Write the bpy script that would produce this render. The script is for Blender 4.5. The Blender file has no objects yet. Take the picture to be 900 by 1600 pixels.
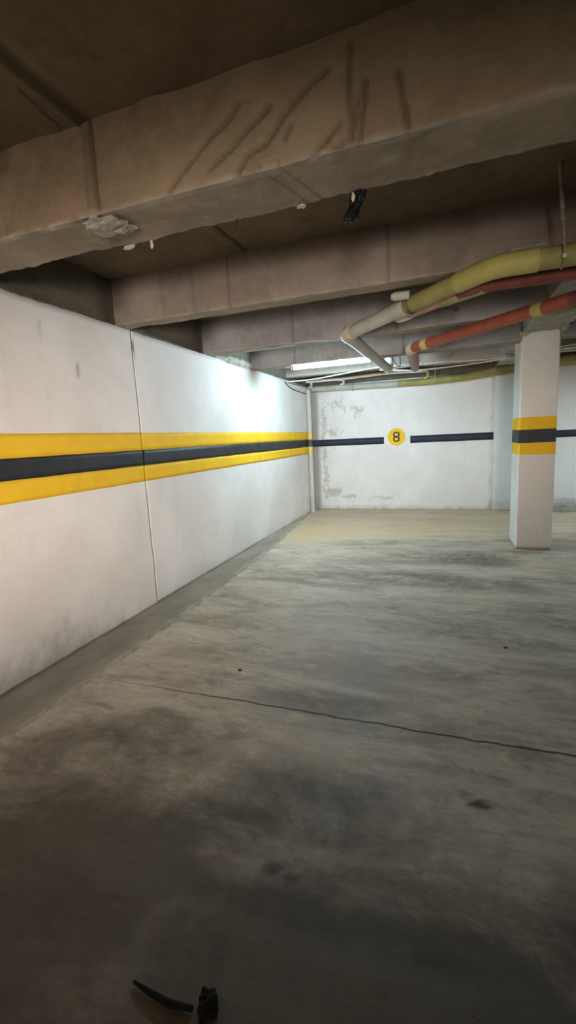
import bpy, bmesh, math, random
from mathutils import Vector, Matrix, noise as N
random.seed(4)
sc = bpy.context.scene
COL = sc.collection
D = 8.99          # back wall
ZS = 2.86         # underside of the slab

# ------------------------------------------------------------------ helpers
def lin(c):
    return tuple((v/255/12.92 if v/255 <= .04045 else ((v/255+.055)/1.055)**2.4) for v in c)

def fbm(x, y, z, o=4):
    return N.fractal(Vector((x, y, z)), 1.0, 2.0, o, noise_basis='PERLIN_ORIGINAL')

def sstep(a, b, v):
    if a == b: return float(v > a)
    t = max(0, min(1, (v-a)/(b-a))); return t*t*(3-2*t)

def blob(x, y, cx, cy, rx, ry):
    return max(0.0, 1-math.hypot((x-cx)/rx, (y-cy)/ry))

def seg_dist(px, py, pts):
    best = 9
    for (ax, ay), (bx, by) in zip(pts, pts[1:]):
        dx, dy = bx-ax, by-ay; l = dx*dx+dy*dy or 1e-9
        t = max(0, min(1, ((px-ax)*dx+(py-ay)*dy)/l))
        best = min(best, math.hypot(px-ax-t*dx, py-ay-t*dy))
    return best

def props(o, label=None, cat=None, group=None, kind=None):
    for k, v in (('label', label), ('category', cat), ('group', group), ('kind', kind)):
        if v: o[k] = v
    return o

def empty(name, loc, label=None, cat=None, group=None, kind=None):
    o = bpy.data.objects.new(name, None); COL.objects.link(o); o.location = loc
    o.empty_display_size = .1
    return props(o, label, cat, group, kind)

def link(name, me, mats, parent=None, smooth=False):
    """one mesh object; vertices are given in world space and moved under the parent"""
    o = bpy.data.objects.new(name, me); COL.objects.link(o)
    for m in (mats if isinstance(mats, (list, tuple)) else [mats]): me.materials.append(m)
    if parent is not None:
        off = Vector((0, 0, 0)); p = parent
        while p is not None: off += p.location; p = p.parent
        me.transform(Matrix.Translation(-off)); o.parent = parent
    if smooth:
        for p in me.polygons: p.use_smooth = True
    return o

def from_pydata(name, vs, fs, mats, parent=None, smooth=False, mask=None, midx=None):
    me = bpy.data.meshes.new(name); me.from_pydata(vs, [], fs); me.update()
    if mask:
        a = me.color_attributes.new('mask', 'FLOAT_COLOR', 'POINT')
        flat = []
        for v in vs:
            r, g, b = mask(*v); flat += [r, g, b, 1.0]
        a.data.foreach_set('color', flat)
    o = link(name, me, mats, parent, smooth)
    if midx:
        for p, i in zip(me.polygons, midx): p.material_index = i
    return o

def from_bm(name, bm, mats, parent=None, smooth=False):
    bmesh.ops.recalc_face_normals(bm, faces=bm.faces)
    me = bpy.data.meshes.new(name); bm.to_mesh(me); bm.free()
    return link(name, me, mats, parent, smooth)

def box_bm(x0, x1, y0, y1, z0, z1, bevel=0, bm=None, seg=2):
    own = bmesh.new()
    r = bmesh.ops.create_cube(own, size=1)
    for v in own.verts:
        v.co = Vector((x0+(v.co.x+.5)*(x1-x0), y0+(v.co.y+.5)*(y1-y0), z0+(v.co.z+.5)*(z1-z0)))
    if bevel: bmesh.ops.bevel(own, geom=own.edges[:], offset=bevel, segments=seg, affect='EDGES', profile=.5)
    if bm is None: return own
    me = bpy.data.meshes.new('tmp'); own.to_mesh(me); own.free(); bm.from_mesh(me); bpy.data.meshes.remove(me)
    return bm

def grid(name, us, vs, fn, mats, parent=None, mask=None, thick=.1, smooth=True):
    """a displaced sheet fn(u,v)->xyz given real thickness away from the room"""
    V = [fn(u, v) for v in vs for u in us]; n = len(us)
    Fs = [(j*n+i, j*n+i+1, (j+1)*n+i+1, (j+1)*n+i) for j in range(len(vs)-1) for i in range(n-1)]
    o = from_pydata(name, V, Fs, mats, parent, smooth, mask)
    if thick:
        m = o.modifiers.new('thickness', 'SOLIDIFY'); m.thickness = thick; m.offset = -1
    return o

def rng(a, b, step):
    n = max(1, int(round((b-a)/step))); return [a+(b-a)*i/n for i in range(n+1)]

def fillet(pts, rad, seg=6):
    out = [Vector(pts[0])]
    for a, b, c in zip(pts, pts[1:], pts[2:]):
        a, b, c = Vector(a), Vector(b), Vector(c)
        u, w = (a-b), (c-b); r = min(rad, u.length*.45, w.length*.45)
        p, q = b+u.normalized()*r, b+w.normalized()*r
        for i in range(seg+1):
            t = i/seg; out.append(p*(1-t)**2+b*2*t*(1-t)+q*t*t)
    out.append(Vector(pts[-1])); return out

def tube_bm(path, rad, sides=20, caps=True, bm=None):
    bm = bm or bmesh.new(); path = [Vector(p) for p in path]; rings = []
    rads = rad if isinstance(rad, (list, tuple)) else [rad]*len(path)
    t0 = (path[1]-path[0]).normalized()
    up = Vector((0, 0, 1)) if abs(t0.z) < .9 else Vector((1, 0, 0))
    n = t0.cross(up).normalized()
    for i, p in enumerate(path):
        a = path[max(0, i-1)]; b = path[min(len(path)-1, i+1)]
        t = (b-a).normalized(); n = (n-t*n.dot(t)).normalized(); bn = t.cross(n)
        rings.append([bm.verts.new(p+(n*math.cos(2*math.pi*k/sides)+bn*math.sin(2*math.pi*k/sides))*rads[i]) for k in range(sides)])
    for r0, r1 in zip(rings, rings[1:]):
        for k in range(sides): bm.faces.new((r0[k], r0[(k+1) % sides], r1[(k+1) % sides], r1[k]))
    if caps:
        bm.faces.new(rings[0][::-1]); bm.faces.new(rings[-1])
    return bm

def tube(name, path, rad, m, parent=None, sides=20):
    o = from_bm(name, tube_bm(path, rad, sides), m, parent, True)
    e = o.modifiers.new('edges', 'EDGE_SPLIT'); e.split_angle = math.radians(50)
    return o

def collar(name, a, b, rad, m, parent):
    """a sleeve with rounded lips round a pipe from a to b"""
    a, b = Vector(a), Vector(b); L = (b-a).length; k = min(.008, L*.2)/L
    ts = [0, k*.4, k, .5, 1-k, 1-k*.4, 1]; rs = [.93, .98, 1, 1, 1, .98, .93]
    return tube(name, [a.lerp(b, t) for t in ts], [rad*r for r in rs], m, parent, 24)

# ------------------------------------------------------------------ materials
class NB:
    def __init__(s, name, rough=.85):
        s.m = bpy.data.materials.new(name); s.m.use_nodes = True
        s.t = s.m.node_tree; s.b = s.t.nodes['Principled BSDF']
        s.b.inputs['Roughness'].default_value = rough
        s.b.inputs['Specular IOR Level'].default_value = .25
        s.co = s.t.nodes.new('ShaderNodeTexCoord').outputs['Object']
    def put(s, inp, v):
        if hasattr(v, 'is_output'): s.t.links.new(v, inp)
        else: inp.default_value = v
    def noise(s, scale, detail=5, rough=.6, stretch=(1, 1, 1), off=(0, 0, 0), dist=0):
        mp = s.t.nodes.new('ShaderNodeMapping'); s.t.links.new(s.co, mp.inputs[0])
        mp.inputs['Scale'].default_value = stretch; mp.inputs['Location'].default_value = off
        n = s.t.nodes.new('ShaderNodeTexNoise'); s.t.links.new(mp.outputs[0], n.inputs['Vector'])
        n.inputs['Scale'].default_value = scale; n.inputs['Detail'].default_value = detail
        n.inputs['Roughness'].default_value = rough; n.inputs['Distortion'].default_value = dist
        return n.outputs['Fac']
    def math(s, op, a, b=0.0, clamp=False):
        n = s.t.nodes.new('ShaderNodeMath'); n.operation = op; n.use_clamp = clamp
        s.put(n.inputs[0], a); s.put(n.inputs[1], b); return n.outputs[0]
    def ramp(s, v, a, b, lo=0.0, hi=1.0):
        n = s.t.nodes.new('ShaderNodeMapRange'); n.interpolation_type = 'SMOOTHSTEP'
        s.put(n.inputs[0], v)
        for i, x in zip((1, 2, 3, 4), (a, b, lo, hi)): n.inputs[i].default_value = x
        return n.outputs[0]
    def mix(s, f, a, b):
        n = s.t.nodes.new('ShaderNodeMix'); n.data_type = 'RGBA'
        s.put(n.inputs['Factor'], f)
        for k, v in ((6, a), (7, b)):
            s.put(n.inputs[k], (*v[:3], 1) if isinstance(v, tuple) else v)
        return n.outputs[2]
    def mask(s):
        n = s.t.nodes.new('ShaderNodeAttribute'); n.attribute_name = 'mask'
        q = s.t.nodes.new('ShaderNodeSeparateColor'); s.t.links.new(n.outputs['Color'], q.inputs[0])
        return q.outputs
    def xyz(s):
        q = s.t.nodes.new('ShaderNodeSeparateXYZ'); s.t.links.new(s.co, q.inputs[0]); return q.outputs
    def done(s, col, bump=None, strength=.3, dist=.01, rough=None):
        s.put(s.b.inputs['Base Color'], (*col[:3], 1) if isinstance(col, tuple) else col)
        if rough is not None: s.put(s.b.inputs['Roughness'], rough)
        if bump is not None:
            n = s.t.nodes.new('ShaderNodeBump'); n.inputs['Strength'].default_value = strength
            n.inputs['Distance'].default_value = dist
            s.put(n.inputs['Height'], bump); s.t.links.new(n.outputs[0], s.b.inputs['Normal'])
        return s.m

def plain(name, col, var=.25, rough=.7, scale=9, bump=.15, dirt=None):
    n = NB(name, rough); f = n.noise(scale, 6)
    c = n.mix(n.ramp(f, .3, .7), tuple(v*(1-var) for v in col), tuple(min(1, v*(1+var*.6)) for v in col))
    if dirt: c = n.mix(n.ramp(n.noise(scale*.6, 6, .7, off=(3, 5, 7)), .52, .7), c, dirt)
    return n.done(c, n.noise(scale*8, 4), bump, .004)

WHITE = (.76, .72, .69)
def wall_paint(name='white_wall_paint', a=(.70, .675, .645), b=(.79, .77, .745)):
    n = NB(name, .8); m = n.mask()
    big = n.noise(1.3, 5, .6); fine = n.noise(9, 7, .65)
    c = n.mix(n.ramp(big, .35, .7), a, b)
    c = n.mix(n.math('MULTIPLY', n.ramp(n.noise(3, 6, .7, (1, 1, .18)), .55, .72), .35), c, (.60, .56, .52))   # faint vertical runs
    c = n.mix(n.math('MULTIPLY', n.ramp(fine, .45, .75), .18), c, (.62, .585, .55))
    f = n.ramp(n.math('ADD', m[0], n.math('MULTIPLY', n.math('SUBTRACT', n.noise(7, 8, .75, (1, 1, .6)), .5), 1.6)), .2, 1.0)
    c = n.mix(n.math('MULTIPLY', f, .7), c, (.36, .31, .255))       # splashed dirt; in the end wall's corner also damp and painted shade
    f = n.ramp(n.math('ADD', m[1], n.math('MULTIPLY', n.math('SUBTRACT', n.noise(9, 9, .72, dist=1.4), .5), 2.0)), .36, .50)
    c = n.mix(n.math('MULTIPLY', f, .62), c, n.mix(n.noise(14, 5, .6, off=(2, 2, 2)), (.34, .32, .27), (.47, .43, .33)))      # bare render where the paint has peeled
    c = n.mix(m[2], c, (.10, .085, .07))                           # cracks, and shade painted into the end wall's corner
    h = n.math('SUBTRACT', n.math('ADD', n.math('MULTIPLY', n.noise(22, 5), .5), n.math('MULTIPLY', big, 1.5)), n.math('MULTIPLY', f, .7))
    return n.done(c, h, .35, .012)

def concrete(name, a, b, stain, streak=(1, 1, 1), scale=2.2, warm=None, bump=.5):
    n = NB(name, .95); m = n.mask(); n.b.inputs['Specular IOR Level'].default_value = .1
    f1 = n.noise(scale, 7, .62, streak); f2 = n.noise(scale*9, 6, .7)
    c = n.mix(n.ramp(f1, .3, .72), a, b)
    c = n.mix(n.math('MULTIPLY', n.ramp(f2, .45, .8), .3), c, tuple(v*1.5 for v in b))
    if warm: c = n.mix(n.math('MULTIPLY', n.ramp(n.noise(1.7, 4, .5, off=(8, 2, 1)), .5, .68), .5), c, warm)
    c = n.mix(n.math('MULTIPLY', n.ramp(n.noise(3.1, 6, .7, off=(5, 1, 9)), .56, .75), .5), c, stain)
    c = n.mix(m[0], c, stain)
    c = n.mix(m[1], c, (.42, .38, .31))
    h = n.math('ADD', n.math('MULTIPLY', f2, .6), n.math('MULTIPLY', n.noise(60, 3), .25))
    return n.done(c, h, bump, .015)

M_wall = wall_paint()
M_walll = wall_paint('pinkish_white_wall_paint', (.70, .635, .585), (.79, .735, .69))
M_beam = concrete('raw_beam_concrete', (.20, .150, .090), (.31, .238, .150), (.08, .06, .042), warm=(.30, .19, .135))
M_beam2 = concrete('grey_brown_beam_concrete', (.18, .150, .122), (.28, .235, .195), (.07, .058, .048), warm=(.24, .17, .145))
M_beam3 = concrete('grey_beam_concrete', (.21, .197, .197), (.32, .302, .305), (.07, .065, .062))
M_soffit = concrete('pale_beam_soffit', (.24, .20, .15), (.36, .30, .235), (.17, .13, .095), scale=2.5, bump=.5)
M_slab = concrete('slab_concrete', (.15, .118, .078), (.215, .173, .12), (.06, .048, .034))
M_band = concrete('edge_concrete', (.12, .105, .08), (.19, .165, .13), (.05, .045, .035))
M_mortar = concrete('loose_mortar', (.30, .28, .23), (.52, .48, .41), (.16, .14, .11), scale=8, bump=1)
M_rough = concrete('rough_grey_soffit', (.27, .255, .215), (.44, .42, .36), (.15, .14, .115), scale=5, bump=1)
M_yel = plain('yellow_road_paint', (.84, .50, .030), .07, .6, 6, .1)
M_yel.node_tree.nodes['Principled BSDF'].inputs['Specular IOR Level'].default_value = .08
M_blk = plain('black_road_paint', (.030, .029, .030), .25, .55, 6, .1)
M_blue = plain('blue_black_paint', (.024, .030, .044), .25, .55, 6, .1)

def floor_mat():
    n = NB('power_floated_concrete', .62); m = n.mask(); p = n.xyz()
    n.b.inputs['Specular IOR Level'].default_value = .3
    st = n.noise(1.5, 9, .70, (.5, 1.9, 1), dist=.7)
    f2 = n.noise(5.0, 9, .74, (.7, 1.35, 1), off=(4, 4, 0), dist=.7)
    f3 = n.noise(30, 6, .75, (.7, 1.2, 1), off=(1, 2, 0))
    c = n.mix(n.ramp(st, .32, .66), (0.300, 0.236, 0.172), (0.580, 0.475, 0.360))
    c = n.mix(n.math('MULTIPLY', n.ramp(f2, .50, .66), .5), c, (0.744, 0.610, 0.432))
    c = n.mix(n.math('MULTIPLY', n.ramp(f2, .47, .32), .5), c, (0.186, 0.135, 0.090))
    c = n.mix(n.math('MULTIPLY', n.ramp(n.noise(2.3, 7, .68, (.8, 1.4, 1), off=(1, 9, 0)), .53, .70), .6), c, (0.162, 0.121, 0.081))
    c = n.mix(n.math('MULTIPLY', n.ramp(f3, .52, .72), .30), c, (0.792, 0.648, 0.460))
    c = n.mix(n.math('MULTIPLY', n.ramp(f3, .46, .30), .40), c, (0.120, 0.095, 0.064))
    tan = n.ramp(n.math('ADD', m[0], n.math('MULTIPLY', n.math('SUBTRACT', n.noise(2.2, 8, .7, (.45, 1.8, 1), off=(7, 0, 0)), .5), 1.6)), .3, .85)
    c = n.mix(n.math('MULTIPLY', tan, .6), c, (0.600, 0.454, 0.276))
    rust = n.ramp(n.math('ADD', m[0], n.math('MULTIPLY', n.math('SUBTRACT', n.noise(3.2, 8, .65, (.7, 1.5, 1), off=(0, 3, 2)), .5), 2.4)), .85, 1.25)
    c = n.mix(n.math('MULTIPLY', rust, .5), c, (0.672, 0.389, 0.193))
    soil_falloff = n.ramp(n.math('ADD', m[2], n.math('MULTIPLY', n.math('SUBTRACT', n.noise(1.9, 7, .65, off=(3, 3, 3), dist=.5), .5), 1.3)), .2, .85)
    c = n.mix(n.math('MULTIPLY', soil_falloff, .86), c, (.062, .046, .031))    # tyre dirt and old oil, with near-floor light falloff painted in
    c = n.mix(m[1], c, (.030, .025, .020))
    j = n.math('ADD', n.math('SUBTRACT', p[1], 2.137), n.math('MULTIPLY', n.math('SUBTRACT', n.noise(5, 5, .6, (1, .1, 1)), .5), .05))
    w = n.ramp(n.math('ABSOLUTE', j), .0035, .010, 1, 0)
    w = n.math('MULTIPLY', w, n.ramp(p[0], .42, 1.7, .25, 1)); w = n.math('MULTIPLY', w, n.ramp(p[0], .40, .46))
    c = n.mix(n.math('MULTIPLY', w, .92), c, (.018, .015, .012))    # the joint across the bay
    h = n.math('SUBTRACT', n.math('ADD', n.math('ADD', st, n.math('MULTIPLY', f2, .6)), n.math('MULTIPLY', f3, .35)), n.math('MULTIPLY', w, 2))
    return n.done(c, h, .4, .010, n.ramp(f2, .3, .7, .5, .75))
M_floor = floor_mat()
def strip_mat():
    n = NB('screed_strip', .85); m = n.mask()
    c = n.mix(n.ramp(n.noise(3, 7, .65, (1, .5, 1)), .3, .7), (.235, .190, .142), (.36, .30, .228))
    c = n.mix(n.math('MULTIPLY', n.ramp(n.math('ADD', m[0], n.noise(6, 6, .7)), .85, 1.2), .7), c, (.47, .36, .23))
    c = n.mix(n.math('MULTIPLY', m[1], n.ramp(n.noise(14, 5, .7, (1, .4, 1)), .42, .6)), c, (.45, .41, .34))
    return n.done(c, n.noise(30, 5), .3, .01)
M_strip = strip_mat()

M_pyel = plain('yellow_pipe_paint', (.30, .275, .095), .22, .55, 7, .12, (.21, .20, .09))
M_pyel2 = plain('bright_yellow_pipe_paint', (.40, .36, .115), .12, .55, 7, .1)
M_pbei = plain('faded_lamplit_yellow_pipe', (.42, .415, .355), .15, .5, 6, .1, (.35, .34, .28))
M_pgry = plain('grey_white_pipe', (.60, .60, .54), .12, .45, 6, .08)
M_pred = plain('red_pipe_paint', (.33, .088, .052), .2, .5, 7, .12, (.29, .075, .05))
M_pred2 = plain('dark_red_pipe_paint', (.185, .055, .042), .2, .55, 7, .12)
M_pink = plain('dusty_pink_pipe', (.40, .24, .19), .2, .6, 8, .12, (.45, .36, .28))
M_tan = plain('tan_tape', (.60, .45, .19), .12, .6)
M_ivory = plain('ivory_fitting', (.55, .50, .38), .15, .55)
M_cable = plain('white_cable_sheath', (.62, .61, .56), .12, .5)
M_dark = plain('dark_cable_sheath', (.06, .06, .06), .2, .5)
M_steel = plain('rusty_steel', (.045, .03, .022), .4, .7, 30)
M_zinc = plain('zinc_rod', (.30, .27, .20), .3, .5, 20)
M_enamel = plain('grey_enamel', (.30, .32, .35), .08, .4)
M_bracket = plain('dull_grey_metal', (.28, .29, .29), .25, .5, 20)
M_rubber = plain('black_rubber', (.008, .008, .010), .4, .5, 40)
M_fleck = plain('pale_plaster_fleck', (.50, .43, .34), .2, .9, 30)
M_dirt = plain('black_dirt', (.008, .007, .006), .3, .95, 30)

def glow(name, col, s):
    m = bpy.data.materials.new(name); m.use_nodes = True; b = m.node_tree.nodes['Principled BSDF']
    b.inputs['Base Color'].default_value = (.9, .9, .9, 1)
    b.inputs['Emission Color'].default_value = (*col, 1); b.inputs['Emission Strength'].default_value = s
    return m
M_tube = glow('lit_fluorescent_tube', (.56, .83, 1.0), 555)

# ------------------------------------------------------------------ floor
def floor_mask(x, y, z):
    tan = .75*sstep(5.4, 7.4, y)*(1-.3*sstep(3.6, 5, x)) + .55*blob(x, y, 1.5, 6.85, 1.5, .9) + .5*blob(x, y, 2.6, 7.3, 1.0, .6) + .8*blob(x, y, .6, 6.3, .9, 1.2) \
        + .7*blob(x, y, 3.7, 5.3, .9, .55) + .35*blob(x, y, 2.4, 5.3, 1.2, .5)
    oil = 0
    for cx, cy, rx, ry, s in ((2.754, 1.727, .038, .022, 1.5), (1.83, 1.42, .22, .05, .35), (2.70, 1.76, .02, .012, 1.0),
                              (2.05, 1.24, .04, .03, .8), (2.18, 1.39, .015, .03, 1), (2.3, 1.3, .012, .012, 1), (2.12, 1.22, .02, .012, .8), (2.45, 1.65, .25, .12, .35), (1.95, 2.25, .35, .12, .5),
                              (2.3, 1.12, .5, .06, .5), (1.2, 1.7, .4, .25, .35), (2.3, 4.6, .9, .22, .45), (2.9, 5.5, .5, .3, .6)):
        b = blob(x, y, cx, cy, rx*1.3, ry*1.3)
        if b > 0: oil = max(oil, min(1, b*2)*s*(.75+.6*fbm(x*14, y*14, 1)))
    soil_falloff = 0  # dirt blotches, plus painted darkening of the nearest floor for light falloff
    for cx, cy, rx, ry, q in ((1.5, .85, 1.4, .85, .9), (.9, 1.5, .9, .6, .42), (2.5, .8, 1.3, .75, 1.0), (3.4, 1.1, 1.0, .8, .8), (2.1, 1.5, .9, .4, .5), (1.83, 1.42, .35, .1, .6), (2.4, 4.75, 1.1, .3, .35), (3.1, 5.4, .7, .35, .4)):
        soil_falloff = max(soil_falloff, q*min(1, 1.6*blob(x, y, cx, cy, rx, ry)))
    return (tan, max(0, min(1, oil)), soil_falloff)
def ffn(u, v): return (u, v, .004*fbm(u*.9, v*.9, 0)+.0025*fbm(u*5, v*5, 3))
xs = rng(-.1, 4.9, .028)+rng(5.2, 9.5, .4); ys = rng(-5, .4, .4)+rng(.43, 3.4, .024)+rng(3.43, 9.05, .04)
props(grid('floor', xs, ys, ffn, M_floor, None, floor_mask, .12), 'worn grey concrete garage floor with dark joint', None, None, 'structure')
# lighter strip of screed along the foot of the long wall
def edge_x(y):
    base = .455 if y < 3.2 else (.455-.10*(y-3.2)/2.5 if y < 5.7 else .355-.11*(y-5.7))
    return base+.012*fbm(0, y*3, 5)+.006*fbm(0, y*14, 2)
def stfn(u, v):
    e = edge_x(v); x = u*e
    z = .013+.003*fbm(x*6, v*6, 2)
    if u > .93: z -= (u-.93)/.07*.022
    return (x, v, z)
def stmask(x, y, z):
    return (.5*sstep(4.5, 7, y), sstep(.06, .012, abs(edge_x(y)-.02-x))*.8, 0)
props(grid('trim_1', [0, .15, .3, .45, .6, .75, .85, .9, .93, .96, 1], rng(-3, 8.97, .05), stfn, M_strip, None, stmask, .02), 'pale screed strip at the foot of the striped wall', None, None, 'structure')

# ------------------------------------------------------------------ left wall with painted stripes
SEAM = 3.425
def lw_x(y, z):
    d = .004*fbm(y*.8, z*.8, 7)+.0015*fbm(y*5, z*5, 1)
    if y < SEAM: d += .010
    s = abs(y-SEAM-.012*fbm(0, z*1.5, 3))
    d -= .016*sstep(.020, .006, s)
    if z < .45: d += .008*fbm(y*6, z*6, 9)*sstep(.45, .1, z)*sstep(3.6, 2.8, y)
    d += .012*sstep(6.10, 6.16, y)
    return d
def lw_mask(x, y, z):
    dirt = .40*sstep(.62, .0, z)*sstep(3.3, 2.3, y) + .30*sstep(.22, 0, z) + .25*blob(y, z, 2.2, .2, .5, .28)
    dirt += .28*sstep(.10, .0, 2.5-z)
    crk_shade = .6*sstep(.016, .005, abs(y-SEAM-.012*fbm(0, z*1.5, 3)))*(.65+.6*fbm(0, z*4, 2))
    for cy, z0, z1, s in ((2.455, 1.75, 2.38, .22), (2.74, 2.03, 2.15, .5)):
        if z0 < z < z1: crk_shade = max(crk_shade, s*sstep(.012, .004, abs(y-cy-.02*fbm(0, z*3, cy))))
    if abs(y-SEAM-.015) < .03 and abs(z-2.36) < .06: crk_shade = max(crk_shade, .8*sstep(.018, .004, abs(y-SEAM-.015)))
    return (dirt, 0, max(0, min(1, crk_shade)))
def wtop(y): return 2.497+.012*fbm(0, y*2.2, 4)*sstep(4, 2.5, y)+.006*fbm(0, y*9, 1)
lys = rng(-5, 1.4, .3)+rng(1.43, 3.35, .03)+rng(3.36, 3.49, .006)+rng(3.52, 8.99, .045)
lzs = rng(0, .5, .022)+rng(.54, 2.5, .049)
wl = props(grid('wall_left', lys, [z/2.5 for z in lzs], lambda u, v: (lw_x(u, v*2.5), u, v*wtop(u)), M_walll, None, lw_mask, .2), 'long white plastered wall with yellow and black stripes', None, None, 'structure')
def stripe(z0, z1, m, nm, lab):
    o = grid(nm, [y for y in lys if y > -4], [z0, z0+.25*(z1-z0), (z0+z1)/2, z1-.25*(z1-z0), z1],
             lambda u, v: (lw_x(u, v)+.0022+.001*0, u, v+.0025*fbm(0, u*4, z0)), m, wl, None, .0015)
    o['label'] = lab
stripe(1.462, 1.617, M_yel, 'painted_stripe', 'upper yellow stripe')
stripe(1.322, 1.462, M_blk, 'painted_stripe', 'black stripe')
stripe(1.178, 1.322, M_yel, 'painted_stripe', 'lower yellow stripe')
# raw concrete band above the wall
def band_fn(u, v): return (-.012+.006*fbm(u*2, v*2, 3), u, v)
bd = grid('concrete_band', rng(-5, 9.0, .08), rng(2.44, 2.9, .046), band_fn, M_band, wl, lambda x, y, z: (max(.75*max(0, 1-abs(y-3.17)/.2), .7*max(0, 1-abs(y-4.62)/.22), .4*sstep(2.6, 2.5, z)), 0, 0), .2)
bd['label'] = 'dark raw concrete above the white plaster'
# lumps of mortar left on the band
bm = bmesh.new(); rings = []
for i, y in enumerate(rng(4.98, 6.2, .02)):
    t = (y-4.98)/1.22; s = math.sin(math.pi*min(1, max(0, t)))**.6
    ring = []
    for k in range(9):
        a = -math.pi/2+math.pi*k/8
        r = 1+.35*fbm(y*9, k*.7, 4)+.3*fbm(y*28, k*1.5, 2)
        ring.append(bm.verts.new((-.02+.065*math.cos(a)*s*r, y, 2.515+.03*t+(.055*s)*math.sin(a)*r)))
    rings.append(ring)
for a, b in zip(rings, rings[1:]):
    for k in range(8): bm.faces.new((a[k], b[k], b[k+1], a[k+1]))
from_bm('mortar_patch', bm, M_mortar, wl, False)['label'] = 'rough pale mortar patch'

# ------------------------------------------------------------------ back wall
def bw_y(x, z):
    d = .003*fbm(x, z, 2)+.0015*fbm(x*6, z*6, 5)
    d -= .010*sstep(3.375, 3.39, x)*sstep(3.445, 3.440, x)*sstep(2.0, 1.5, z)      # shallow chase beside the panel joint
    return D-d
def bw_mask(x, y, z):
    w = .05*fbm(z*3, 1, x)
    peel = .62*max(0, 1-abs(x-.25-w)/.13)*sstep(.12, .3, z)*sstep(2.28, 2.0, z)
    peel = max(peel, .95*blob(x, z, .42, .36, .30, .17), .52*blob(x, z, .55, 2.12, .40, .30), .58*blob(x, z, .95, 1.98, .28, .28), .5*blob(x, z, .45, 1.58, .35, .22), .75*blob(x, z, .75, .27, .3, .08), .5*blob(x, z, 1.5, .24, .6, .09), .42*blob(x, z, .12, 1.2, .15, 1.6))
    dirt = .30*sstep(.30, .05, z)+.35*sstep(.12, .02, z)+.85*sstep(.20, .10, x)+.42*sstep(.9, .1, x)*sstep(.1, .3, z)  # narrow strip at the corner: damp stain and corner shade painted together
    dirt += .42*sstep(3.36, 3.385, x)*sstep(3.44, 3.43, x)+.5*blob(x, z, 3.65, .13, .35, .12)+.25*sstep(2.25, 2.5, z)
    if x > 3.9: dirt += .55*sstep(.27, .22, z)
    crk_shade = max(.25*sstep(.012, .004, abs(x-3.43)), .42*sstep(.14, .10, x+.02*fbm(z*4, 2, 2)))  # second term darkens the corner: painted corner shade over damp
    return (dirt, peel, crk_shade)
bxs = rng(-.02, 1.4, .022)+rng(1.44, 3.34, .05)+rng(3.35, 3.45, .008)+rng(3.5, 4.9, .05)+rng(5.2, 9.5, .5)
wb = props(grid('wall_back', bxs, rng(0, .5, .025)+rng(.54, 2.52, .04), lambda u, v: (u, bw_y(u, v), v), M_wall, None, bw_mask, .2), 'white plastered end wall with peeling corner and black stripe', None, None, 'structure')
for x0, x1, z0, z1 in ((.0, 1.469, 1.309, 1.444), (1.968, 3.437, 1.306, 1.443), (3.95, 9.4, 1.300, 1.424)):
    o = grid('painted_stripe', [x0]+[b for b in bxs if x0+.004 < b < x1-.004]+[x1], [z0, (z0+z1)/2, z1], lambda u, v: (u, bw_y(u, v)-.002, v), M_blue, wb, None, .0015)
    o['label'] = 'blue black stripe'
# raw concrete above the end wall
o = grid('concrete_band', rng(-.2, 9.5, .1), rng(2.48, 2.9, .06), lambda u, v: (u, D+.05+.006*fbm(u*2, v*2, 1), v), M_band, wb, lambda x, y, z: (.3, 0, 0), .2)
o['label'] = 'dark raw concrete above the white plaster'
# low curb at the foot of the wall past the pillar
def curb_mask(x, y, z): return (.2, .8*sstep(.115, .13, z), 0)
V = []; Fc = []; prof = [(D, .135), (D-.10, .132), (D-.115, .118), (D-.12, .0)]
cx = rng(3.92, 9.5, .06)
for x in cx:
    for y, z in prof: V.append((x, y+.004*fbm(x*4, z*9, 2), z+(.004*fbm(x*4, 2, y) if z > .05 else 0)))
for i in range(len(cx)-1):
    for k in range(3): Fc.append((i*4+k, i*4+4+k, i*4+5+k, i*4+1+k))
Fc.append((3, 2, 1, 0))
props(from_pydata('baseboard_back', V, Fc, M_mortar, None, False, curb_mask), 'low concrete curb at the foot of the end wall', None, None, 'structure')

# other sides of the hall, out of the photograph
def plain_wall(name, x0, x1, y0, y1):
    from_bm(name, box_bm(x0, x1, y0, y1, 0, 2.9), M_wall2)['kind'] = 'structure'
M_wall2 = plain('plain_white_plaster', (.70, .67, .64), .06, .85, 2)
plain_wall('wall_right', 9.5, 9.7, -5.2, 9.2)
plain_wall('wall_front', -.2, 9.7, -5.2, -5)

# ------------------------------------------------------------------ slab
def slab_z(x, y):
    j = abs(x-1.145-.012*fbm(0, y*2, 4))
    d = .006*fbm(x, y, 8)+.002*fbm(x*5, y*5, 2)
    j2 = abs(x-1.22-.25*(y-2.0)/1.2*0-.01*fbm(0, y*3, 6))
    if y < 1.75: d += -.012*sstep(.05, .015, j)
    elif 2 < y < 3.3: d += .012*sstep(.02, .006, j2)
    return ZS+d
def slab_mask(x, y, z):
    r = 0
    if y < 1.75: r = .8*sstep(.055, .012, abs(x-1.15-.012*fbm(0, y*2, 4)))
    elif 2 < y < 3.3: r = .6*sstep(.03, .008, abs(x-1.22-.01*fbm(0, y*3, 6)))
    if .98 < x < 1.12 and 1.5 < y < 1.75: r = max(r, .8*sstep(.010, .004, abs(x-1.05+.35*(y-1.62)*.4)))
    return (max(0, min(1, r)), 0, 0)
xs = rng(-.2, .8, .1)+rng(.82, 1.4, .015)+rng(1.45, 3.6, .06)+rng(4, 9.5, .5); ys = rng(-5, .9, .4)+rng(.95, 3.3, .03)+rng(3.4, 9.05, .15)
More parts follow.
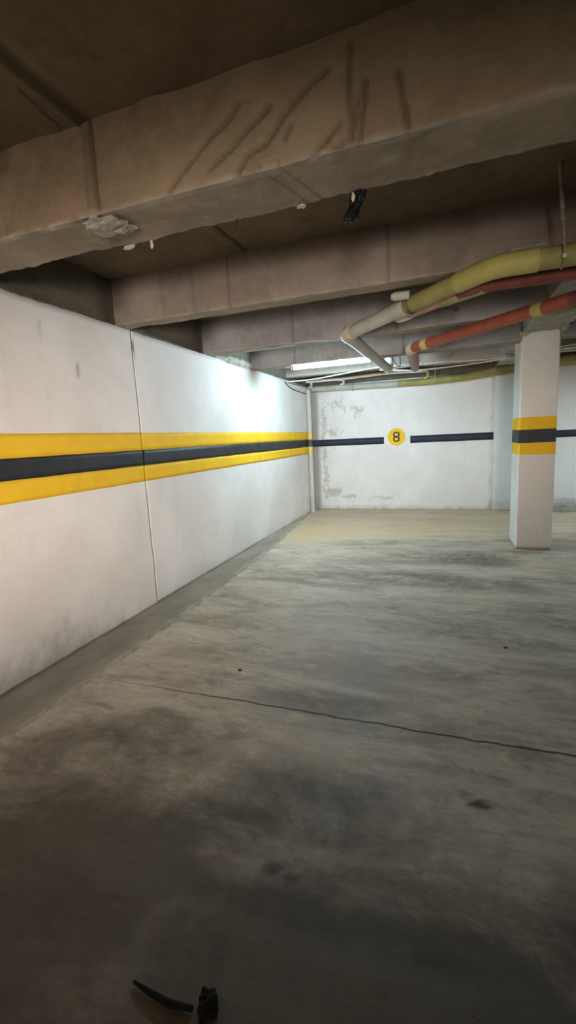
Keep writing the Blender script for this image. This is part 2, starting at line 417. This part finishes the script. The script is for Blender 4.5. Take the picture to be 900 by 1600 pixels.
props(grid('ceiling', xs, ys[::-1], lambda u, v: (u, v, slab_z(u, v)), M_slab, None, slab_mask, .15), 'dark raw concrete slab between the beams', None, None, 'structure')

# ------------------------------------------------------------------ beams
FOLDS = [
 [(1.871,2.747),(1.831,2.706),(1.724,2.648),(1.619,2.572),(1.538,2.515)],
 [(2.211,2.769),(2.149,2.736),(2.093,2.699),(2.034,2.661)],
 [(1.989,2.706),(1.898,2.653),(1.828,2.605),(1.730,2.552)],
 [(2.081,2.698),(2.002,2.621),(1.970,2.589),(1.892,2.564),(1.866,2.537),(1.841,2.50)],
 [(2.246,2.583),(2.189,2.533),(2.131,2.5)],
 [(2.262,2.515),(2.194,2.5)],
 [(2.291,2.817),(2.281,2.721),(2.282,2.665),(2.293,2.577),(2.282,2.49)],
 [(2.338,2.694),(2.335,2.641),(2.319,2.531),(2.312,2.49)],
 [(2.311,2.647),(2.298,2.559)],
 [(2.449,2.686),(2.463,2.607),(2.477,2.537),(2.481,2.49)],
 [(2.067,2.622),(2.045,2.586)]]
def fold_depth(x, z):
    m = 0
    for f in FOLDS:
        if min(a for a, _ in f)-.05 < x < max(a for a, _ in f)+.05:
            m = max(m, sstep(.017, .002, seg_dist(x, z, f)+.003*fbm(x*30, z*30, 1)))
    return m
def joint_depth(x, z):
    xc = 1.165+.008*fbm(0, z*6, 1)
    return sstep(.034, .020, abs(x-xc)), sstep(.008, .003, abs(x-xc-.022))
def beam(y0, y1, z0, xs, nf, nb, label, seams=(), folds=False, rough=.010, along='x', mat=None, sof=None):
    """ragged cast beam: front, soffit and back swept along its length"""
    prof = [(y0, ZS+.02-(ZS+.02-z0)*i/nf, -1, 0) for i in range(nf)]
    prof += [(y0, z0, -.7, -.7)]
    prof += [(y0+(y1-y0)*i/nb, z0, 0, -1) for i in range(1, nb)]
    prof += [(y1, z0, .7, -.7)]
    prof += [(y1, z0+(ZS+.02-z0)*i/6, 1, 0) for i in range(1, 7)]
    V = []; n = len(prof); ed = nf
    for x in xs:
        for k, (y, z, ny, nz) in enumerate(prof):
            d = .006*fbm(x*1.1, z*1.5, y0)+.0025*fbm(x*7, z*7, y)
            if nz < 0:
                d += rough*.35*fbm(x*4, y*6, z0*3)+rough*.18*fbm(x*17, y*17, 2)
                if ny: d += rough*.9*fbm(x*3, y, 11)+rough*.45*fbm(x*20, y, 5)
            if folds and k <= nf:
                f = fold_depth(x, z); j, j2 = joint_depth(x, z)
                d += .012*fbm(x*2.2+z, z*2.2, 9)+.007*fbm((x-z)*6, (x+z)*1.5, 4)-.012*f+.010*j-.016*j2
            for sx in seams:
                if k < nf: d += .004*(1 if int(sx*50) % 2 else -1)*sstep(sx-.006, sx+.006, x)-.004*sstep(.010, .003, abs(x-sx))
            yy, zz = y+ny*d, z+nz*d
            V.append((x, yy, zz) if along == 'x' else (yy, x, zz))
    Fs = []; mi = []
    for i in range(len(xs)-1):
        for k in range(n-1):
            q = (i*n+k, i*n+k+1, i*n+n+k+1, i*n+n+k)
            Fs.append(q if along == 'x' else q[::-1]); mi.append(1 if ed <= k < ed+nb else 0)
    Fs.append(tuple(range(n))[::1]); mi.append(0)
    Fs.append(tuple((len(xs)-1)*n+k for k in range(n))[::-1]); mi.append(0)
    def mask(a, b, c):
        r = g = 0
        if along == 'x':
            front = abs(b-y0) < .03
            if folds and front and c > z0+.005:
                f = fold_depth(a, c); j, j2 = joint_depth(a, c); r = max(.50*f, .3*j, .6*j2)
            for sx in seams:
                if front: r = max(r, .45*sstep(.014, .004, abs(a-sx)))
            if front: g = max(g, (.75 if folds else .4)*sstep(.022+.018*fbm(a*5, 3, 1), .0, c-z0)*(.6+.9*fbm(a*7, 1, 2)))
            if 4.5 < y0 < 5: r = max(r, .9*min(1, 2*blob(a, c, 2.69, 2.625, .035, .025)), .6*sstep(.010, .003, seg_dist(a, c, [(2.54, 2.625), (2.66, 2.655)])))
            if y0 > 7: g = max(g, .75*blob(a, c, 2.32, 2.62, .14, .11), .8*blob(a, c, 3.46, 2.64, .12, .14), .5*sstep(2.62, 2.56, c))
            if front: r = max(r, .55*sstep(.25, .02, a)*sstep(2.55, 2.7, c))
            if folds and c < z0+.02:
                r = max(r, .6*sstep(.012, .004, abs((a-1.99)-(b-1.86)*.35)), .6*sstep(.012, .004, abs((a-2.06)-(b-1.87)*.3)), .5*blob(a, b, 2.47, 1.87, .04, .05), .4*blob(a, b, 1.5, 1.88, .12, .05))
                g = max(g, .7*blob(a, b, 2.40, 1.86, .07, .06))
        return (max(0, min(1, r)), max(0, min(1, g)), 0)
    root = empty('ceiling_beam', (1.5, (y0+y1)/2, z0) if along == 'x' else ((y0+y1)/2, 5, z0), label, 'beam', 'concrete ceiling beams', 'thing')
    o = from_pydata('beam_body', V, Fs, [mat or M_beam, sof or M_soffit], root, False, mask, mi)
    for p in o.data.polygons: p.use_smooth = True
    e = o.modifiers.new('edges', 'EDGE_SPLIT'); e.split_angle = math.radians(38)
    return root
far = rng(4.2, 9.55, .6)
b1 = beam(1.74, 2.03, 2.5, rng(-.08, .4, .04)+rng(.42, 3.3, .0105)+rng(3.4, 4, .1)+far, 34, 14, 'deep concrete beam nearest overhead, creased face and black strap hanging below', (), True, .012)
b2 = beam(3.25, 3.40, 2.5, rng(-.08, 3.6, .02)+rng(3.7, 4, .1)+far, 18, 8, 'second concrete beam from the camera, passing above the bent yellow pipe', (.47, .75, 1.06, 2.24), False, .009, 'x', M_beam2)
b3 = beam(4.715, 4.87, 2.5, rng(-.08, 3.6, .025)+rng(3.7, 4, .1)+far, 16, 8, 'third concrete beam from the camera, above the yellow pipe elbow', (1.07, 2.15), False, .009, 'x', M_beam3)
b4 = beam(6.05, 6.25, 2.5, rng(-.08, 3.6, .025)+rng(3.7, 4, .1)+far, 16, 8, 'concrete beam that carries the lit tube lamp and meets the pillar', (.65, 2.1), False, .009, 'x', M_beam3)
b5 = beam(7.55, 7.73, 2.55, rng(-.08, 4.9, .03)+far, 14, 8, 'last concrete beam before the end wall, cables along its lower edge', (), False, .006, 'x', M_beam2)
bl = beam(3.43, 3.85, 2.575, rng(-5, 2, .3)+rng(2.1, 7, .028)+rng(7.1, 9.1, .1), 14, 16, 'wide concrete beam resting on the striped pillar', (), False, .024, 'y', M_beam2, M_rough)
def flake(name, x, y, z, rx, ry, rz, m, parent, seed, dim=2):
    bm = bmesh.new(); bmesh.ops.create_icosphere(bm, subdivisions=dim, radius=1)
    for v in bm.verts:
        r = 1+.55*fbm(v.co.x*1.6+seed, v.co.y*1.6, v.co.z*1.6)
        v.co = Vector((x+v.co.x*rx*r, y+v.co.y*ry*r, z+v.co.z*rz*r))
    return from_bm(name, bm, m, parent)
for px, z1 in ((1.477, 2.498), (1.70, 2.455), (2.57, 2.478)):
    tube('nail', [(px+.004, 2.03, 2.56), (px, 2.034, (2.52+z1)/2), (px-.004, 2.034, z1)], [.005, .005, .003], M_steel, b1, 8)
flake('mortar_lump', 1.15, 1.80, 2.488, .085, .07, .026, M_mortar, b1, 1, 3)
flake('mortar_lump', 1.21, 1.86, 2.49, .05, .05, .02, M_mortar, b1, 5, 3)
flake('plaster_flake', 1.10, 2.035, 2.487, .034, .012, .010, M_fleck, b1, 8)
flake('plaster_flake', 1.235, 2.035, 2.478, .010, .006, .022, M_fleck, b1, 3)
flake('plaster_flake', 2.01, 2.03, 2.489, .022, .012, .008, M_fleck, b1, 6)
flake('mortar_lump', 3.46, 6.0, 2.575, .05, .07, .035, M_mortar, bl, 4, 3)
flake('mortar_lump', 3.84, 5.95, 2.58, .035, .12, .03, M_mortar, bl, 7, 3)

# black strap hanging from the nearest beam
st = empty('black_strap', (2.25, 2.01, 2.5), 'short black rubber strap hanging under the nearest beam', 'strap')
V = []; nu, nv = 9, 15
for s in (0, 1):
    for j in range(nv):
        t = j/(nv-1); cx = 2.262-.03*t-.018*math.sin(t*3.0)*t; cy = 2.035+.012*math.sin(t*5); wv = .036-.005*math.sin(t*3.1)
        for i in range(nu):
            q = i/(nu-1)*2-1
            z = 2.512-.132*t + (.010*abs(math.sin(q*5))*(t > .95)) + .010*q*(1-t)
            V.append((cx+q*wv, cy+.010*(1 if s else -1)*.5+.006*math.cos(q*4+t*7), z))
Fs = []
m = nu*nv
for j in range(nv-1):
    for i in range(nu-1):
        a = j*nu+i; Fs += [(a, a+1, a+nu+1, a+nu), (m+a, m+a+nu, m+a+nu+1, m+a+1)]
    for a, b in ((j*nu, (j+1)*nu), (j*nu+nu-1, (j+1)*nu+nu-1)): Fs.append((a, b, m+b, m+a))
for i in range(nu-1):
    for r in (0, (nv-1)*nu): Fs.append((r+i, r+i+1, m+r+i+1, m+r+i))
bm = bmesh.new(); me = bpy.data.meshes.new('t'); me.from_pydata(V, [], Fs); bm.from_mesh(me); bpy.data.meshes.remove(me)
from_bm('strap_body', bm, M_rubber, st)
flake('torn_patch', 2.237, 2.026, 2.478, .007, .004, .020, M_fleck, st, 2)['label'] = 'pale torn patch'
for dx in (-.012, .006, .02): tube('strap_rib', [(2.222+dx, 2.026, 2.43), (2.218+dx, 2.026, 2.385)], .004, M_rubber, st, 8)

# ------------------------------------------------------------------ pillar
px0, px1, py0, py1 = 3.445, 3.845, 6.04, 6.60
pl = empty('pillar', ((px0+px1)/2, (py0+py1)/2, 0), 'square white pillar with yellow and black bands round it', 'pillar', None, 'thing')
def pillar_ring(z0, z1, grow, name, m, nz=2, wob=0):
    P = [(px0, py0), (px1, py0), (px1, py1), (px0, py1)]; c = ((px0+px1)/2, (py0+py1)/2); V = []; pts = []
    for k in range(4):
        a, b = P[k], P[(k+1) % 4]
        for i in range(14):
            pts.append((a[0]+(b[0]-a[0])*(i+.5)/14, a[1]+(b[1]-a[1])*(i+.5)/14, k))
    for j in range(nz+1):
        z = z0+(z1-z0)*j/nz
        for x, y, k in pts:
            nx, ny = ((0, -1), (1, 0), (0, 1), (-1, 0))[k]
            lean = -.008*(z/2.5)
            d = grow+.003*fbm(x*2, y*2, z*2)+.0012*fbm(x*9, y*9, z*9)
            V.append((x+nx*d+lean, y+ny*d, z))
    n = len(pts)
    Fs = [(j*n+i, j*n+(i+1) % n, (j+1)*n+(i+1) % n, (j+1)*n+i) for j in range(nz) for i in range(n)]
    Fs += [tuple(range(n))[::-1], tuple(nz*n+i for i in range(n))]
    def mk(x, y, z): return (.22*sstep(.12, 0, z), 0, .6*blob(x, z, 3.46, 1.03, .012, .025)+(.8*sstep(.010, .0, z)))
    return from_pydata(name, V, Fs, m, pl, False, mk)
pillar_ring(.0, 2.60, 0, 'pillar_shaft', M_wall, 52)
for z0, z1, m, lab in ((1.472, 1.617, M_yel, 'upper yellow band'), (1.314, 1.472, M_blue, 'black band'), (1.172, 1.314, M_yel, 'lower yellow band')):
    pillar_ring(z0, z1, .002, 'painted_band', m, 4)['label'] = lab

# ------------------------------------------------------------------ number roundel
sg = empty('number_sign', (1.709, D-.004, 1.437), 'round yellow sign with black number 8 on the end wall', 'sign')
bm = bmesh.new(); bmesh.ops.create_cone(bm, cap_ends=True, segments=64, radius1=.166, radius2=.166, depth=.006)
bmesh.ops.transform(bm, matrix=Matrix.Translation((1.709, D-.006, 1.437)) @ Matrix.Rotation(math.pi/2, 4, 'X'), verts=bm.verts)
from_bm('sign_disc', bm, M_yel, sg)
cu = bpy.data.curves.new('digit', 'CURVE'); cu.dimensions = '2D'; cu.fill_mode = 'BOTH'; cu.extrude = .0015
def octo(cx, cy, w, h, ch):
    s = cu.splines.new('POLY'); q = [(-w+ch, -h), (w-ch, -h), (w, -h+ch), (w, h-ch), (w-ch, h), (-w+ch, h), (-w, h-ch), (-w, -h+ch)]
    s.points.add(7); s.use_cyclic_u = True
    for pt, (x, y) in zip(s.points, q): pt.co = (cx+x, cy+y, 0, 1)
s = cu.splines.new('POLY'); q = [(-.034, -.097), (.034, -.097), (.062, -.072), (.062, -.018), (.050, 0), (.062, .018), (.062, .072), (.034, .097), (-.034, .097), (-.062, .072), (-.062, .018), (-.050, 0), (-.062, -.018), (-.062, -.072)]
s.points.add(len(q)-1); s.use_cyclic_u = True
for pt, (x, y) in zip(s.points, q): pt.co = (x, y, 0, 1)
octo(0, .044, .030, .025, .008); octo(0, -.044, .030, .025, .008)
tmp = bpy.data.objects.new('digit_curve', cu); COL.objects.link(tmp)
dg = bpy.context.evaluated_depsgraph_get(); me = bpy.data.meshes.new_from_object(tmp.evaluated_get(dg))
bpy.data.objects.remove(tmp); bpy.data.curves.remove(cu)
me.transform(Matrix.Translation((1.709, D-.0105, 1.437)) @ Matrix.Rotation(math.pi/2, 4, 'X'))
link('digit', me, M_blk, sg)['label'] = 'black number 8'

# ------------------------------------------------------------------ tube lamp under the fourth beam
X0, X1 = .60, 1.70
YT, ZT = 6.066, 2.455
lp = empty('fluorescent_lamp', ((X0+X1)/2, 6.08, 2.5), 'lit white fluorescent tube lamp under the beam by the far corner', 'lamp')
from_bm('lamp_batten', box_bm(X0-.01, X1+.01, 6.06, 6.11, 2.477, 2.504, .005), M_enamel, lp)
tube('lamp_tube', [(X0+.02, YT, ZT), (X1-.02, YT, ZT)], .017, M_tube, lp, 16)['label'] = 'glowing white tube'
for xe, d in ((X0, 1), (X1, -1)):
    tube('lamp_holder', [(xe-.004*d, YT, ZT), (xe+.028*d, YT, ZT)], .019, M_bracket, lp, 14)
    from_bm('end_bracket', box_bm(xe-.006, xe+.006, 6.045, 6.10, 2.436, 2.495, .004), M_bracket, lp)
for xe in (X0+.18, X1-.18):
    from_bm('mounting_clip', box_bm(xe-.02, xe+.02, 6.055, 6.115, 2.474, 2.506, .003), M_bracket, lp)

# ------------------------------------------------------------------ pipes overhead
def mid(a, b, t): return tuple(Vector(a).lerp(Vector(b), t))
R_ = .058; Z = 2.425
A, B, C_, E_ = (9.4, 3.13, Z), (2.86, 3.02, Z), (1.735, 4.27, Z), (1.825, 6.84, Z)
yp = empty('drain_pipe', (2.86, 3.02, Z), 'thick yellow drain pipe that bends under the second beam and fades to beige', 'pipe', 'overhead drain pipes')
k1, k2 = mid(B, C_, .03), mid(B, C_, .52)
tube('pipe_section', [A, mid(A, B, .99)], R_, M_pyel, yp, 24)['label'] = 'olive yellow straight run'
tube('pipe_elbow', fillet([mid(A, B, .965), B, mid(B, C_, .16)], .12), R_*1.09, M_pyel2, yp, 24)['label'] = 'bright yellow elbow'
tube('pipe_section', [mid(B, C_, .10), k2], R_, M_pyel, yp, 24)['label'] = 'yellow slanting run'
tube('pipe_section', [k2, mid(B, C_, .985)], R_*.995, M_pbei, yp, 24)['label'] = 'faded beige slanting run'
collar('coupling', mid(B, C_, .47), mid(B, C_, .56), R_*1.10, M_pbei, yp)
tube('pipe_elbow', fillet([mid(B, C_, .93), C_, mid(C_, E_, .05)], .05), R_*1.10, M_ivory, yp, 24)['label'] = 'ivory elbow'
tube('pipe_section', [mid(C_, E_, .02), mid(C_, E_, .97)], R_, M_pbei, yp, 24)['label'] = 'beige run towards the end wall'
tube('pipe_elbow', fillet([mid(C_, E_, .95), E_, (E_[0], E_[1]+.01, 2.56)], .08), R_*1.05, M_pbei, yp, 24)
tube('riser', [(E_[0], E_[1]+.01, 2.53), (E_[0], E_[1]+.01, 2.87)], R_, M_pbei, yp, 24)
# stub inlet and tie wire
tube('inlet_stub', [(2.36, 3.46, 2.462), (2.26, 3.47, 2.468), (2.235, 3.475, 2.468)], [.030, .030, .022], M_pbei, yp, 16)
for t in (.44, .455): 
    c = Vector(mid(B, C_, t)); d = (Vector(C_)-Vector(B)).normalized(); n = Vector((-d.y, d.x, 0))
    tube('tie_wire', [c+(n*math.cos(a)+Vector((0, 0, 1))*math.sin(a))*(R_+.004)+d*.02*math.sin(a*1+t*40) for a in [i*.2617 for i in range(25)]], .0035, M_dark, yp, 6)
tube('flat_hanger', [(2.95, 2.985, 2.487), (3.12, 2.985, 2.492)], .006, M_zinc, yp, 8)

A2, B2, C2 = (9.4, 3.45, 2.42), (2.80, 3.30, 2.425), (2.285, 3.835, 2.437)
rp = empty('drain_pipe', (2.83, 3.33, 2.42), 'dark red pipe running close behind the yellow drain pipe', 'pipe', 'overhead drain pipes')
tube('pipe_section', [A2, mid(A2, B2, .995)], .057, M_pred2, rp, 24)
tube('pipe_elbow', fillet([mid(A2, B2, .985), B2, mid(B2, C2, .2)], .1), .059, M_pred2, rp, 24)
tube('pipe_section', [mid(B2, C2, .12), mid(B2, C2, .95)], .057, M_pink, rp, 24)['label'] = 'dusty pink end'
collar('coupling', mid(A2, B2, .994), mid(B2, C2, .42), .064, M_pyel, rp)['label'] = 'yellow painted sleeve'
collar('coupling', mid(B2, C2, .90), mid(B2, C2, 1.08), .063, M_ivory, rp)['label'] = 'ivory sleeve'

A3, B3, C3 = (4.02, 3.47, 2.42), (2.235, 5.31, 2.42), (2.185, 6.93, 2.42)
r3 = empty('drain_pipe', B3, 'slanting orange red pipe with yellow tape bands in front of the pillar', 'pipe', 'overhead drain pipes')
ta = .30
tube('pipe_section', [A3, mid(A3, B3, ta)], .054, M_pred2, r3, 24)['label'] = 'dark red run'
tube('pipe_section', [mid(A3, B3, ta), mid(A3, B3, .985)], .054, M_pred, r3, 24)['label'] = 'orange red run'
def tape(x, w, m, lab):
    t = (A3[0]-x)/(A3[0]-B3[0]); collar('tape_band', mid(A3, B3, t-w), mid(A3, B3, t+w), .057, m, r3)['label'] = lab
tape(3.30, .018, M_pyel2, 'yellow tape band'); tape(2.405, .018, M_tan, 'tan tape band')
tube('pipe_elbow', fillet([mid(A3, B3, .975), B3, mid(B3, C3, .07)], .05), .060, M_ivory, r3, 24)['label'] = 'ivory elbow'
tube('pipe_section', [mid(B3, C3, .05), mid(B3, C3, .96)], .054, M_pink, r3, 24)['label'] = 'dusty pink run'
tube('pipe_elbow', fillet([mid(B3, C3, .94), C3, (C3[0], C3[1], 2.56)], .08), .057, M_pink, r3, 24)
tube('riser', [(C3[0], C3[1], 2.53), (C3[0], C3[1], 2.87)], .054, M_pink, r3, 24)

# rod that hangs the yellow pipe from the slab
hr = empty('hanger_rod', (3.19, 2.945, 2.86), 'thin hanger rod in front of the yellow pipe with pale tip', 'rod')
tube('rod_sleeve', [(3.165, 2.945, 2.865), (3.19, 2.945, 2.575)], .011, M_zinc, hr, 12)
tube('rod', [(3.19, 2.945, 2.60), (3.205, 2.945, 2.41)], .006, M_zinc, hr, 10)
tube('rod_tip', [(3.205, 2.947, 2.412), (3.207, 2.947, 2.392)], .011, M_pgry, hr, 10)
tube('rod_hook', [(3.207, 2.947, 2.40), (3.207, 2.99, 2.362), (3.207, 3.03, 2.362)], .005, M_zinc, hr, 8)

# long pipe on the end wall
bp = empty('wall_pipe', (2.2, 8.88, 2.42), 'long yellow pipe fixed along the top of the end wall', 'pipe')
path = [(.06, 8.88, 2.462), (1.0, 8.885, 2.437), (1.75, 8.885, 2.425), (2.2, 8.885, 2.422), (2.86, 8.885, 2.442), (3.69, 8.885, 2.515), (4.55, 8.885, 2.58), (9.4, 8.885, 2.68)]
tube('pipe_section', path[:3], .058, M_pbei, bp, 20)['label'] = 'pale run near the corner'  # greyer than the rest: lamplight near the corner put into the colour
tube('pipe_section', path[2:], [.060, .066, .072, .078, .08, .08], M_pyel, bp, 20)['label'] = 'olive yellow run'
for x, z in ((.9, 2.44), (3.42, 2.49)):
    tube('pipe_clip', [(x, 8.885+.075*math.cos(a), z+.075*math.sin(a)) for a in [i*math.pi/12 for i in range(25)]], .006, M_zinc, bp, 6)
tube('pipe_hanger', [(3.42, 8.80, 2.50), (3.42, 8.80, 2.70)], .005, M_zinc, bp, 6)
tube('pipe_hanger', [(2.42, 8.83, 2.46), (2.42, 8.83, 2.72)], .012, M_bracket, bp, 6)
# slimmer conduit with drop bends
cp = empty('conduit_pipe', (1.1, 8.75, 2.59), 'slim white conduit above the wall pipe with three small bends', 'pipe')
tube('conduit_run', [(.06, 8.74, 2.590), (.8, 8.74, 2.590), (1.50, 8.74, 2.618), (1.75, 8.74, 2.615), (2.22, 8.74, 2.598)], .028, M_pgry, cp, 14)
for x, z, zb in ((.05, 2.59, 2.50), (.70, 2.575, 2.505), (2.25, 2.59, 2.49)):
    tube('conduit_bend', fillet([(x-.05, 8.72, z), (x+.045, 8.72, z), (x+.045, 8.76, zb), (x-.02, 8.78, zb-.02)], .04), .026, M_pgry if x < 1 else M_pyel2, cp, 12)
# down pipe in the corner, painted over with the stripes
dp = empty('corner_pipe', (.068, 8.62, 0), 'white pipe standing in the corner, painted over with stripes', 'pipe')
M_dp = plain('greyed_white_paint', (.52, .51, .46), .15, .7, 6, .1, (.42, .40, .33))
tube('pipe_section', [(.068, 8.62, 0), (.064, 8.62, 2.42)], .045, M_dp, dp, 18)
M_wyel = plain('worn_yellow_paint', (.68, .52, .16), .15, .6, 12, .1, (.52, .48, .36)); M_wblk = plain('worn_black_paint', (.085, .085, .085), .3, .6, 12, .1, (.25, .25, .23))
for z0, z1, m in ((1.462, 1.617, M_wyel), (1.322, 1.462, M_wblk), (1.178, 1.322, M_wyel)):
    tube('painted_band', [(.066, 8.62, z0), (.066, 8.62, z1)], .0462, m, dp, 18)

# ------------------------------------------------------------------ cables
def sag(pts, n=8):
    out = []; P = [Vector(p) for p in pts]
    for i in range(len(P)-1):
        p0, p1, p2, p3 = P[max(0, i-1)], P[i], P[i+1], P[min(len(P)-1, i+2)]
        for k in range(n):
            t = k/n
            out.append(.5*((2*p1)+(p2-p0)*t+(2*p0-5*p1+4*p2-p3)*t*t+(3*p1-p0-3*p2+p3)*t**3))
    return out+[P[-1]]
def cable(pts, r, m, label):
    o = tube('cable', sag(pts), r, m, None, 8); return props(o, label, 'cable', 'cables under the beams')
cable([(.03, 7.42, 2.462), (.30, 7.5, 2.468), (.61, 7.5, 2.480), (1.26, 7.5, 2.540), (1.55, 7.5, 2.560), (1.9, 7.515, 2.562)], .011, M_cable, 'white cable running from the side wall up to the last beam')
cable([(1.6, 7.5, 2.52), (1.95, 7.5, 2.482), (2.26, 7.5, 2.460), (3.0, 7.5, 2.482), (3.584, 7.5, 2.524), (4.32, 7.5, 2.577), (5.4, 7.5, 2.60)], .012, M_cable, 'white cable sagging lowest along the last beam')
cable([(1.6, 7.515, 2.575), (2.0, 7.515, 2.555), (2.54, 7.515, 2.546), (3.17, 7.515, 2.531), (3.583, 7.515, 2.552), (4.4, 7.515, 2.62), (5.4, 7.515, 2.64)], .010, M_cable, 'white cable held tight along the lower edge of the last beam')
cable([(1.75, 7.49, 2.51), (2.1, 7.49, 2.53), (2.7, 7.49, 2.508), (3.3, 7.49, 2.520), (3.7, 7.49, 2.55), (5.4, 7.49, 2.62)], .006, M_pbei, 'thin beige cable crossing between the two white cables')
cable([(.035, 7.36, 2.458), (.03, 7.5, 2.41), (.03, 7.86, 2.366), (.03, 8.86, 2.34)], .008, M_dark, 'dark cable on the side wall leading to the corner pipe')
cable([(1.93, 6.27, 2.52), (1.96, 6.40, 2.44), (2.02, 6.42, 2.40), (2.03, 6.3, 2.52)], .006, M_dark, 'dark wire loop hanging beside the beige pipe')

# ------------------------------------------------------------------ rubbish on the floor
def clump(name, x, y, s, seed, label, cat, m=M_dirt, flat=.35):
    o = flake(name, x, y, s*flat*.6, s, s, s*flat, m, None, seed, 3)
    return props(o, label, cat)
clump('dirt_clod', 2.022, .812, .030, 3, 'black dirt clod by a dark stick low on the floor', 'dirt', M_dirt, .8)
tw = tube('stick', [(1.79, .80, .006), (1.85, .79, .010), (1.92, .785, .010), (1.985, .795, .010)], [.004, .008, .010, .007], M_dirt, None, 8)
props(tw, 'dark stick lying beside the black dirt clod', 'stick')
clump('dry_leaf', 3.016, 3.20, .013, 9, 'small dark leaf on the floor in front of the pillar', 'leaf', M_steel, .3)
clump('pebble', 1.339, 2.452, .011, 2, 'tiny dark pebble on the floor by the joint', 'pebble', M_steel, .6)

# ------------------------------------------------------------------ light
w = bpy.data.worlds.new('World'); sc.world = w; w.use_nodes = True
w.node_tree.nodes['Background'].inputs[0].default_value = (.5, .45, .4, 1); w.node_tree.nodes['Background'].inputs[1].default_value = 0.0
def lamp(name, loc, az, el, power, col, half_h, half_v, blend, rad):
    """an elliptical fill spot, flattened so floor and beams stay dark"""
    l = bpy.data.lights.new(name, 'SPOT'); l.energy = power; l.color = col; l.spot_blend = blend; l.shadow_soft_size = rad
    l.spot_size = 2*math.radians(half_h)
    o = bpy.data.objects.new(name, l); COL.objects.link(o); o.location = loc
    a, e = math.radians(az), math.radians(el)
    d = Vector((math.sin(a)*math.cos(e), math.cos(a)*math.cos(e), math.sin(e)))
    o.rotation_euler = d.to_track_quat('-Z', 'Y').to_euler()
    o.scale = (1, math.tan(math.radians(half_v))/math.tan(math.radians(half_h)), 1)
    return o
lamp('fill_spot', (3.2, -3.0, 1.2), -21, 1.3, 2250, (1.0, .88, .78), 36, 17, 1.0, .5)  # added warm fill behind the camera for near wall and pillar; unseen source

# the next tube lamp along the hall, past the edge of the photograph
l = bpy.data.lights.new('next_tube_lamp', 'AREA'); l.shape = 'RECTANGLE'; l.size = 1.1; l.size_y = .06; l.energy = 62; l.color = (.70, .90, 1.0)
o = bpy.data.objects.new('next_tube_lamp', l); COL.objects.link(o); o.location = (6.1, 7.3, 2.45)

# ------------------------------------------------------------------ camera
yaw, pitch, roll, f = .34374544, .16319234, -.04829675, 693.994
cy, sy, cp, sp = math.cos(yaw), math.sin(yaw), math.cos(pitch), math.sin(pitch)
F = Vector((-sy*cp, cy*cp, -sp)); Rr = Vector((cy, sy, 0)); U = Rr.cross(F)
c, s = math.cos(roll), math.sin(roll); R2 = Rr*c+U*s; U2 = Rr*(-s)+U*c
cam = bpy.data.cameras.new('camera'); cam.sensor_fit = 'HORIZONTAL'; cam.sensor_width = 36; cam.lens = f/900*36; cam.clip_start = .02
co = bpy.data.objects.new('camera', cam); COL.objects.link(co)
co.matrix_world = Matrix(((R2.x, U2.x, -F.x, 2.60797), (R2.y, U2.y, -F.y, 0), (R2.z, U2.z, -F.z, 1.5), (0, 0, 0, 1)))
sc.camera = co
vs = sc.view_settings; vs.view_transform = 'Standard'; vs.look = 'None'; vs.gamma = 1; vs.exposure = 0; vs.use_curve_mapping = False
